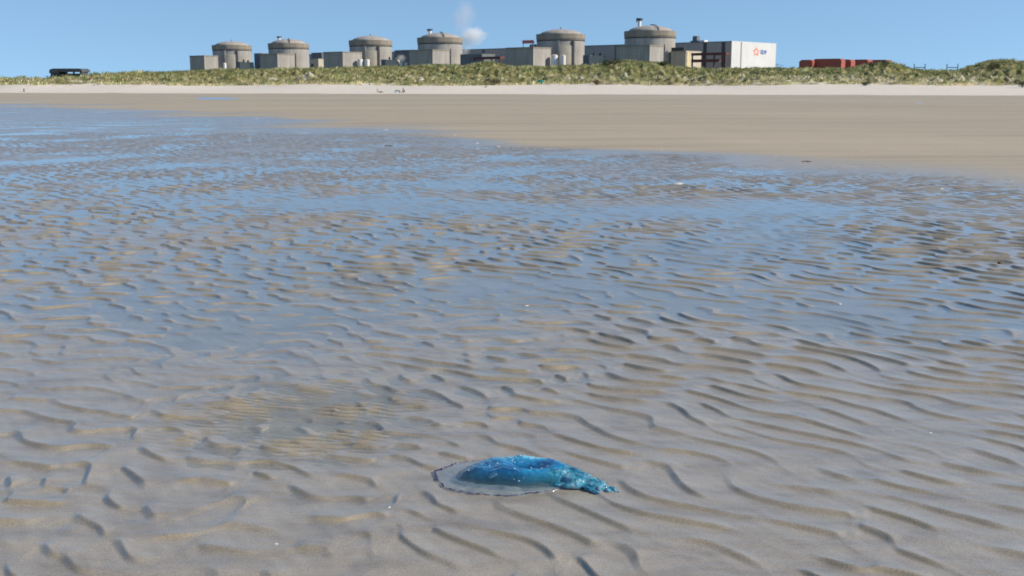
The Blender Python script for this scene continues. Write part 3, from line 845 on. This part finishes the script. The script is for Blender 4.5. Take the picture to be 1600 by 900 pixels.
# ------------------------------------------------------------------ people and things at the back of the beach
def body(joints, edges, mat, name='body'):
    me = bpy.data.meshes.new(name)
    me.from_pydata([j[0] for j in joints], edges, [])
    o = bpy.data.objects.new(name, me); col.objects.link(o); me.materials.append(mat)
    sk = o.modifiers.new('skin', 'SKIN'); sk.use_smooth_shade = True
    for v, j in zip(me.skin_vertices[0].data if me.skin_vertices else [], joints): v.radius = (j[1], j[1])
    sd = o.modifiers.new('sub', 'SUBSURF'); sd.levels = 1; sd.render_levels = 1
    return o
def make_person(base_loc, rz, sit, skin_c, cloth_c, short_c, hair_c, label):
    r = empty('person', base_loc, rz); tag(r, label, 'person')
    if sit == 'sit':        # seated on the sand, knees drawn up, facing -Y
        J = {'pelvis': ((0, 0, .13), .13), 'waist': ((0, .05, .30), .125), 'chest': ((0, .06, .50), .14), 'neck': ((0, .04, .66), .055), 'head': ((0, .01, .78), .092), 'crown': ((0, .01, .87), .075)}
        for s, n_ in ((-1, 'l'), (1, 'r')):
            J.update({'sh' + n_: ((s * .17, .05, .57), .06), 'el' + n_: ((s * .25, -.12, .38), .045), 'wr' + n_: ((s * .12, -.32, .42), .032), 'ha' + n_: ((s * .06, -.37, .41), .035),
                      'hi' + n_: ((s * .10, -.02, .11), .095), 'kn' + n_: ((s * .14, -.38, .42), .065), 'an' + n_: ((s * .12, -.58, .08), .04), 'fo' + n_: ((s * .13, -.72, .04), .035)})
    else:                   # leaning back on the elbows, legs out
        J = {'pelvis': ((0, 0, .11), .12), 'waist': ((-.16, 0, .18), .115), 'chest': ((-.33, 0, .31), .13), 'neck': ((-.43, 0, .44), .05), 'head': ((-.46, 0, .56), .09), 'crown': ((-.47, 0, .65), .075)}
        for s, n_ in ((-1, 'l'), (1, 'r')):
            J.update({'sh' + n_: ((-.38, s * .17, .36), .055), 'el' + n_: ((-.52, s * .22, .12), .04), 'wr' + n_: ((-.34, s * .24, .05), .03), 'ha' + n_: ((-.26, s * .24, .04), .033),
                      'hi' + n_: ((.05, s * .09, .10), .09), 'kn' + n_: ((.42, s * .12, .26 if s < 0 else .10), .06), 'an' + n_: ((.74, s * .12, .07), .04), 'fo' + n_: ((.80, s * .13, .13), .033)})
    names = list(J); ix = {n: i for i, n in enumerate(names)}
    E = [('pelvis', 'waist'), ('waist', 'chest'), ('chest', 'neck'), ('neck', 'head'), ('head', 'crown')]
    for n_ in 'lr':
        E += [('chest', 'sh' + n_), ('sh' + n_, 'el' + n_), ('el' + n_, 'wr' + n_), ('wr' + n_, 'ha' + n_), ('pelvis', 'hi' + n_), ('hi' + n_, 'kn' + n_), ('kn' + n_, 'an' + n_), ('an' + n_, 'fo' + n_)]
    def mk(nm, sub, scale, mat):
        keep = [n for n in names if n in sub]; jx = {n: i for i, n in enumerate(keep)}
        ed = [(jx[a], jx[b]) for a, b in E if a in jx and b in jx]
        me = bpy.data.meshes.new(nm); me.from_pydata([J[n][0] for n in keep], ed, [])
        o = bpy.data.objects.new(nm, me); col.objects.link(o); me.materials.append(mat); o.parent = r
        sk = o.modifiers.new('skin', 'SKIN'); sk.use_smooth_shade = True
        if not me.skin_vertices:
            bm = bmesh.new(); bm.from_mesh(me); bm.verts.layers.skin.verify(); bm.to_mesh(me); bm.free()
        for v, n in zip(me.skin_vertices[0].data, keep): v.radius = (J[n][1] * scale,) * 2
        me.skin_vertices[0].data[0].use_root = True
        sd = o.modifiers.new('sub', 'SUBSURF'); sd.levels = 2; sd.render_levels = 2
        return o
    mk('body', set(names), 1.0, plain('skin', skin_c, .55, .05, 8))
    mk('shirt', {'waist', 'chest', 'shl', 'shr', 'ell', 'elr'}, 1.13, plain('shirt_cloth', cloth_c, .85, .1, 8))
    mk('trousers', {'pelvis', 'hil', 'hir', 'knl', 'knr'}, 1.15, plain('trouser_cloth', short_c, .85, .1, 8))
    hx, hy, hz = J['head'][0]
    MB().ball((hx, hy + .02, hz + .06), .11, 3, (1, 1.05, .85)).build('hair', plain('hair', hair_c, .7, .2, 30), r, True)
p = ground(630.5, 144.6)
make_person(p, R(25), 'sit', (.50, .33, .24), (.05, .06, .08), (.06, .07, .10), (.05, .035, .025), 'person in dark clothes sitting on the pale sand, knees drawn up')
p2 = ground(593.5, 144.8)
make_person(p2, R(8), 'lean', (.46, .31, .23), (.12, .12, .13), (.07, .07, .08), (.09, .06, .04), 'person in grey leaning back on the pale sand, left of the other sitter')
p3 = ground(621, 144.6)
r = empty('beach_shelter', p3, R(5)); tag(r, 'low pale blue beach shelter beside the sitting person', 'beach shelter')
PB = plain('pale_blue_cloth', (.46, .60, .68), .7, .08, 5)
sh = MB()
for k in range(8):
    a0, a1 = math.pi * k / 8, math.pi * (k + 1) / 8
    f0 = lambda a, y, s: (.62 * s * math.cos(a), y, .52 * s * math.sin(a) ** .8)
    q = [sh.bm.verts.new(f0(a0, -.15, 1)), sh.bm.verts.new(f0(a1, -.15, 1)), sh.bm.verts.new(f0(a1, .45, .55)), sh.bm.verts.new(f0(a0, .45, .55))]
    sh.bm.faces.new(q)
o = sh.build('canopy', PB, r); sl = o.modifiers.new('thick', 'SOLIDIFY'); sl.thickness = .02
MB().box(.1, 1.05, -.35, .25, .0, .05).build('towel', PB, r)
# teal object half hidden in the grass
p = ground(844, 131)
r = empty('utility_box', p, R(-15)); tag(r, 'small bright teal box at the dune foot below the fifth domed building', 'box')
TEAL = plain('teal_plastic', (.02, .34, .30), .5, .1, 3)
MB().box(-.55, .55, -.3, .3, 0, .62).build('body', TEAL, r, bevel=.05)
MB().prism([(-.62, .62), (.62, .62), (.45, .80), (-.45, .80)], -.36, .36).build('lid', TEAL, r, bevel=.02)
p = ground(37.5, 143.5)
o = MB().lathe([(.13, -.2), (.11, .62), (.05, .72), (0, .72)], 10).build('wooden_post', plain('weathered_wood', (.09, .08, .07), .9, .3, 6))
o.location = p; o.rotation_euler = (.03, .06, 0); tag(o, 'short dark wooden post standing alone on the pale sand at far left', 'post')
# driftwood and shell
BARK = plain('wet_wood', (.15, .11, .075), .6, .35, 20, stretch=(.3, 1, 1))
def drift(px, py, L, label, rz=0.05, thick=.018, mat=BARK):
    p = ground(px, py); m = MB(); prev = Vector((-L / 2, 0, thick * .7)); g = random.Random(int(px))
    n = 7
    for k in range(1, n + 1):
        q = Vector((-L / 2 + L * k / n, g.uniform(-.02, .02), thick * g.uniform(.6, 1.0)))
        m.bar(prev - (q - prev) * .08, q, thick * (1 - .5 * abs(k - n / 2) / n * 2) * g.uniform(.8, 1.1), 7); prev = q
    o = m.build('driftwood', mat); o.location = p; o.rotation_euler = (0, 0, rz); tag(o, label, 'driftwood', 'driftwood pieces on the flat')
drift(1261, 253.5, .19, 'dark brown stick lying on the smooth sand at right')
drift(608, 228.5, .20, 'dark stick in the shallow water far left of the pale shells', .1)
drift(1562, 412, .05, 'tiny dark twig near the right edge', 1.2, .012)
SH = plain('white_shell', (.56, .53, .48), .45, .12, 60)
def shell(px, py, s, label, elong=1.5, rz=0.0, zup=0.0):
    s *= .62
    x, y = flat(px, py)
    A = np.array([[x]]); B = np.array([[y]])
    z = float(base(A, B)[0, 0] + max(ripples(A, B)[0, 0], water_level(A, B)[0, 0] if edge_dist(A, B)[0, 0] < 0 else -1))
    m = MB()
    n = 14; rings = []
    for i in range(7):
        t = i / 6; rr = math.sin(t * math.pi / 2)
        ring = []
        for k in range(n):
            a = 2 * math.pi * k / n
            rb = 1 + .06 * math.cos(7 * a) * rr
            ring.append(m.bm.verts.new((s * elong * rr * rb * math.cos(a) + s * .3 * (1 - rr), s * rr * rb * math.sin(a), s * .45 * (1 - rr ** 2.2))))
        rings.append(ring)
    for a, b in zip(rings[:-1], rings[1:]):
        for k in range(n): m.bm.faces.new((a[k], a[(k + 1) % n], b[(k + 1) % n], b[k]))
    bmesh.ops.remove_doubles(m.bm, verts=m.bm.verts, dist=1e-5)
    o = m.build('seashell', SH, None, True); so = o.modifiers.new('thick', 'SOLIDIFY'); so.thickness = s * .12; so.offset = -1
    o.location = (x, y, z + zup - s * .02); o.rotation_euler = (.12, -.1, rz)
    tag(o, label, 'shell', 'white shells scattered on the flat')
for a in ((1453, 675.5, .0095, 'white shell on wet sand right of the jellyfish, nearest the right edge', 1.3, .2),
          (608, 794, .008, 'pale shell fragment on the mound left and below the jellyfish', 1.5, .8),
          (430, 849, .010, 'pale shell on the low ridge at bottom left', 1.6, -.3),
          (1058, 287.5, .075, 'large pale shell fragment at the water edge, right of centre', 2.0, .1),
          (777, 229.5, .06, 'bright white shell on the far wet flat near the centre', 1.9, 0),
          (745, 224.5, .05, 'small pale shell left of the brightest far shell', 1.7, .3),
          (710, 211.5, .05, 'pale speck of shell where the smooth sand begins', 1.8, 0),
          (602, 203, .07, 'leftmost far pale shell on the wet flat', 2.0, 0),
          (1470, 295, .035, 'white shell near the right edge on the far rippled flat', 1.5, 0),
          (1580, 283.5, .028, 'rightmost white shell, at the edge of the smooth sand', 1.4, 0),
          (1242, 225.5, .035, 'pale shell on smooth sand, left above the brown stick', 1.3, 0),
          (1212, 244, .03, 'small shell left of the brown stick', 1.6, 0),
          (1347, 239, .035, 'shell on smooth sand right of the brown stick', 1.3, 0),
          (1140, 267, .03, 'small white shell at the water edge right of the large fragment', 1.6, 0),
          (1033, 235, .035, 'shell on smooth sand above the large pale fragment', 1.5, 0),
          (951, 178, .06, 'farthest pale shell on the upper beach', 1.7, 0),
          (401, 185.5, .07, 'pale shell at the far left end of the wet edge', 1.5, 0),
          (1312, 475, .014, 'tiny white shell on a ridge in the right middle', 1.4, .4),
          (822, 478, .016, 'white shell on a ripple crest in the middle', 1.8, .1),
          (155, 554.5, .008, 'tiny pale shell at left on the wet ripples', 1.3, 0),
          (1395, 672, .006, 'tiny shell chip on a ripple left of the nearest white shell', 1.3, 0)):
    shell(*a)

# ------------------------------------------------------------------ the jellyfish
def jelly_mats():
    m, n, l, b = mat_new('blue_jelly')
    t = noise_node(n, l, 7, 3, .5, stretch=(.7, 1.4, 1.4)); t2 = noise_node(n, l, 20, 4, .6)
    tone = attr(n, 'tone').outputs['Fac']
    th = attr(n, 'thick').outputs['Fac']
    deep = ramp(n, l, mth(n, l, 'ADD', t.outputs[0], tone), [(.28, (.001, .03, .10)), (.42, (.004, .11, .27)), (.55, (.015, .22, .42)), (.70, (.20, .50, .62))]).outputs[0]
    c = mix(n, l, mth(n, l, 'MULTIPLY', th, 1.0, True), (.02, .10, .12), deep)
    sp = ramp(n, l, t2.outputs[0], [(.62, 0.0), (.76, .55)]).outputs[0]
    c = mix(n, l, sp, c, (.30, .58, .68))
    l.new(c, b.inputs['Base Color'])
    b.inputs['Roughness'].default_value = .10; b.inputs['IOR'].default_value = 1.36
    b.inputs['Subsurface Weight'].default_value = .45; b.inputs['Subsurface Radius'].default_value = (.1, .5, 1.0); b.inputs['Subsurface Scale'].default_value = .06
    b.inputs['Coat Weight'].default_value = 1; b.inputs['Coat Roughness'].default_value = .03
    al = ramp(n, l, th, [(.0, .22), (.3, .66), (.8, .93)]).outputs[0]
    l.new(al, b.inputs['Alpha'])
    w = noise_node(n, l, 22, 3, .5)
    bp = n.new('ShaderNodeBump'); bp.inputs['Strength'].default_value = .18; bp.inputs['Distance'].default_value = .006; l.new(w.outputs[0], bp.inputs['Height'])
    l.new(bp.outputs[0], b.inputs['Normal']); l.new(bp.outputs[0], b.inputs['Coat Normal'])
    m2, n, l, b = mat_new('clear_margin')
    t = noise_node(n, l, 14, 4, .6)
    l.new(ramp(n, l, t.outputs[0], [(.3, (.18, .29, .36)), (.7, (.46, .57, .62))]).outputs[0], b.inputs['Base Color'])
    b.inputs['Roughness'].default_value = .12; b.inputs['Coat Weight'].default_value = 1; b.inputs['Coat Roughness'].default_value = .04
    al = ramp(n, l, attr(n, 'thick').outputs['Fac'], [(0, .34), (1, .60)]).outputs[0]; l.new(al, b.inputs['Alpha'])
    w = noise_node(n, l, 60, 3, .5); bp = n.new('ShaderNodeBump'); bp.inputs['Strength'].default_value = .4; bp.inputs['Distance'].default_value = .003; l.new(w.outputs[0], bp.inputs['Height'])
    l.new(bp.outputs[0], b.inputs['Normal'])
    m3, n, l, b = mat_new('frilly_arm_jelly')
    t = noise_node(n, l, 24, 4, .6)
    l.new(ramp(n, l, t.outputs[0], [(.32, (.006, .10, .17)), (.46, (.02, .22, .33)), (.58, (.16, .42, .52)), (.72, (.55, .70, .75))]).outputs[0], b.inputs['Base Color'])
    b.inputs['Roughness'].default_value = .08; b.inputs['Coat Weight'].default_value = 1; b.inputs['Coat Roughness'].default_value = .03
    b.inputs['Subsurface Weight'].default_value = .4; b.inputs['Subsurface Radius'].default_value = (.2, .6, 1.0); b.inputs['Subsurface Scale'].default_value = .02
    b.inputs['Alpha'].default_value = .8
    w = noise_node(n, l, 90, 4, .6); bp = n.new('ShaderNodeBump'); bp.inputs['Strength'].default_value = .8; bp.inputs['Distance'].default_value = .004; l.new(w.outputs[0], bp.inputs['Height'])
    l.new(bp.outputs[0], b.inputs['Normal']); l.new(bp.outputs[0], b.inputs['Coat Normal'])
    return m, m2, m3
JB, JM, JA = jelly_mats()
def polar_solid(name, cx, cy, a, b, hfun, mat, parent, nr=60, na=220, edge=lambda t: 1.0, z0=0.0):
    rs = np.linspace(0, 1, nr) ** .8; ts = np.linspace(0, 2 * math.pi, na, endpoint=False)
    V, Fc, TH = [(cx, cy, z0 + hfun(0, 0, cx, cy)[0])], [], [hfun(0, 0, cx, cy)[1]]
    for i in range(1, nr):
        for t in ts:
            e = edge(t); x, y = cx + a * rs[i] * e * math.cos(t), cy + b * rs[i] * e * math.sin(t)
            h, th = hfun(rs[i], t, x, y); V.append((x, y, z0 + h)); TH.append(th)
    for k in range(na): Fc.append((0, 1 + k, 1 + (k + 1) % na))
    for i in range(nr - 2):
        o = 1 + i * na
        for k in range(na): Fc.append((o + k, o + na + k, o + na + (k + 1) % na, o + (k + 1) % na))
    # underside
    o = 1 + (nr - 2) * na; s = len(V)
    for k in range(na):
        x, y, z = V[o + k]; V.append((x, y, z0 - .006)); TH.append(0)
    V.append((cx, cy, z0 - .006)); TH.append(0); c = len(V) - 1
    for k in range(na):
        k2 = (k + 1) % na
        Fc.append((o + k, s + k, s + k2, o + k2)); Fc.append((s + k, c, s + k2))
    me = raw_mesh(name, V, Fc, True)
    at_ = me.attributes.new('thick', 'FLOAT', 'POINT'); at_.data.foreach_set('value', np.array(TH, np.float32))
    # painted tone: milky highlights, shade in the sunken mouth, deep front band
    tn = [-.16 * math.exp(-((x - .052) / .050) ** 2 - ((y - .002) / .024) ** 2) + .13 * math.exp(-((x + .04) / .05) ** 2 - ((y - .055) / .03) ** 2) + .10 * math.exp(-((x - .09) / .06) ** 2 - ((y - .06) / .025) ** 2) - .10 * math.exp(-((y + .09) / .05) ** 2) + .02 for x, y, z in V]
    at_ = me.attributes.new('tone', 'FLOAT', 'POINT'); at_.data.foreach_set('value', np.array(tn, np.float32))
    return link(name, me, mat, parent)
WJ1 = waves(61, 16, .06, .16); WJ2 = waves(62, 22, .018, .05)
def nz(x, y, w):
    q = 0.0
    for kx, ky, p in zip(*w): q += math.cos(kx * x + ky * y + p)
    return q * math.sqrt(2 / len(w[0]))
def jelly():
    jx, jy = flat(800, 748)
    root = empty('jellyfish', (jx, jy, 0.0)); tag(root, 'bright blue barrel jellyfish stranded on wet rippled sand, purple-beaded clear rim on its left', 'jellyfish')
    S1 = .00234
    # local coordinates: x right, y away from the camera
    def rim_edge(t): return 1 + .03 * math.sin(3 * t + 1) + .022 * math.sin(7 * t) + .012 * math.sin(13 * t + 2) + .008 * math.sin(27 * t)
    rcx, rcy, ra, rb = -.022, .012, .262, .185
    def rim_h(r, t, x, y):
        h = .016 * (1 - r ** 3) + .0035 + .0012 * nz(x, y, WJ2) * (1 - r * .6)
        return max(h, .002), 1 - r
    polar_solid('clear_margin', rcx, rcy, ra, rb, rim_h, JM, root, 40, 200, rim_edge)
    dcx, dcy, da, db = .032, .012, .232, .138
    def bell_edge(t): return 1 + .045 * math.sin(2 * t + .6) + .03 * math.sin(5 * t + 2) + .012 * math.sin(11 * t)
    def bell_h(r, t, x, y):
        lx, ly = (x - dcx), (y - dcy)
        prof = max(0.0, 1 - r ** 3.2) ** .8
        h = .056 * prof * (1 - .10 * (lx / .23))
        h += prof * (.0022 * nz(x, y, WJ1) + .0009 * nz(x, y, WJ2))
        # sunken mouth in the upper middle and a fold toward the arms
        h -= .026 * math.exp(-((lx - .03) / .062) ** 2 - ((ly + .012) / .032) ** 2)
        h += .005 * math.exp(-((lx - .03) / .09) ** 2 - ((ly - .045) / .022) ** 2)
        h -= .012 * math.exp(-((lx + .11) / .03) ** 2 - ((ly + .02) / .05) ** 2)
        return .006 + max(h, 0.0), min(1.0, (1 - r) * 2.4 + .02 * nz(x, y, WJ2))
    polar_solid('bell', dcx, dcy, da, db, bell_h, JB, root, 80, 240, bell_edge)
    # oral arms: a heap of lobes spilling from the right of the bell
    def lobes(name, lst, vox, mat, disp=.004, seed=1):
        m = MB(); g = random.Random(seed)
        for x, y, z, rr, sx, sy, sz, rz in lst: m.ball((x, y, z * .72), rr, 2, (sx, sy, sz * .8), rz)
        o = m.build(name, mat, root, True)
        rm = o.modifiers.new('remesh', 'REMESH'); rm.mode = 'VOXEL'; rm.voxel_size = vox; rm.use_smooth_shade = True
        tx = bpy.data.textures.new('lumps', 'CLOUDS'); tx.noise_scale = .013 if name == 'frilled_tip' else .024; tx.noise_depth = 2
        dp = o.modifiers.new('lumps', 'DISPLACE'); dp.texture = tx; dp.strength = disp; dp.mid_level = .5
        sm = o.modifiers.new('smooth', 'SMOOTH'); sm.iterations = 2; sm.factor = .4
        return o
    lobes('oral_arms', [(.165, -.035, .030, .050, 1.3, .9, .75, .3), (.215, -.060, .026, .042, 1.2, .9, .8, -.4), (.195, .005, .034, .045, 1.4, .8, .7, -.5), (.245, -.025, .022, .038, 1.5, .7, .65, -.5),
                        (.225, -.095, .014, .034, 1.6, .7, .5, .1), (.170, -.085, .012, .028, 1.5, .7, .5, .1), (.275, -.060, .018, .034, 1.3, .8, .7, -.6), (.29, -.095, .014, .03, 1.2, .8, .6, 0), (.245, .03, .012, .03, 1.6, .6, .45, -.5)], .0035, JA, .010)
    g = random.Random(4); fr = []
    for k in range(70):
        t = g.random() ** .8; x = .268 + .070 * t + g.gauss(0, .012); y = -.075 - .050 * t + g.gauss(0, .020 * (1.2 - t)); z = max(.003, .020 * (1 - t) + g.gauss(.002, .007))
        rr = g.uniform(.008, .017) * (1.1 - .35 * t); fr.append((x, y, z, rr, g.uniform(.8, 1.7), g.uniform(.6, 1.1), g.uniform(.4, .9), g.uniform(-1.5, .8)))
    for k in range(14): fr.append((.335 + k * .0030, -.118 - k * .0016, .007 - k * .0003, .014 - k * .0008, 1.2, .9, .7, -.3))
    for k in range(10): fr.append((.285 + k * .0020, -.135 - k * .0026, .006, .012 - k * .0007, 1.2, .9, .7, -.8))
    lobes('frilled_tip', fr, .0026, JA, .014, 3)
    # purple beads of the margin
    m = MB()
    n = 190
    for k in range(n):
        t = 2 * math.pi * k / n
        d = math.degrees(t) % 360
        if not (96 < d < 318): continue
        if d in () or (math.sin(t * 17) > .93) or (118 < d < 122) or 197 < d < 203: continue
        e = rim_edge(t) * 1.004
        x, y = rcx + ra * e * math.cos(t), rcy + rb * e * math.sin(t)
        tx_, ty_ = -ra * math.sin(t), rb * math.cos(t)
        m.ball((x, y, .006), (.0033 if 150 < d < 225 else .0025 if 130 < d < 300 else .0017) * (1 + .45 * math.sin(k * 1.9) * math.sin(k * .37)), 1, (1.25, .8, .95), math.atan2(ty_, tx_))
    m.build('margin_beads', plain('purple_bead', (.035, .018, .13), .3, .3, 200), root, True)
    # water drops and bubbles on the bell
    m = MB(); g = random.Random(8)
    for k in range(60):
        t = g.uniform(0, 2 * math.pi); r = g.uniform(.1, .93); e = bell_edge(t)
        x, y = dcx + da * r * e * math.cos(t), dcy + db * r * e * math.sin(t)
        h, _ = bell_h(r, t, x, y); m.ball((x, y, h), g.choice((.0016, .002, .003, .0045)), 2, (1, 1, .7))
    mm, nn, ll, bb = mat_new('water_drop'); bb.inputs['Base Color'].default_value = (.5, .75, .85, 1); bb.inputs['Roughness'].default_value = .03; bb.inputs['Alpha'].default_value = .45; bb.inputs['Coat Weight'].default_value = 1
    m.build('water_drops', mm, root, True)
jelly()
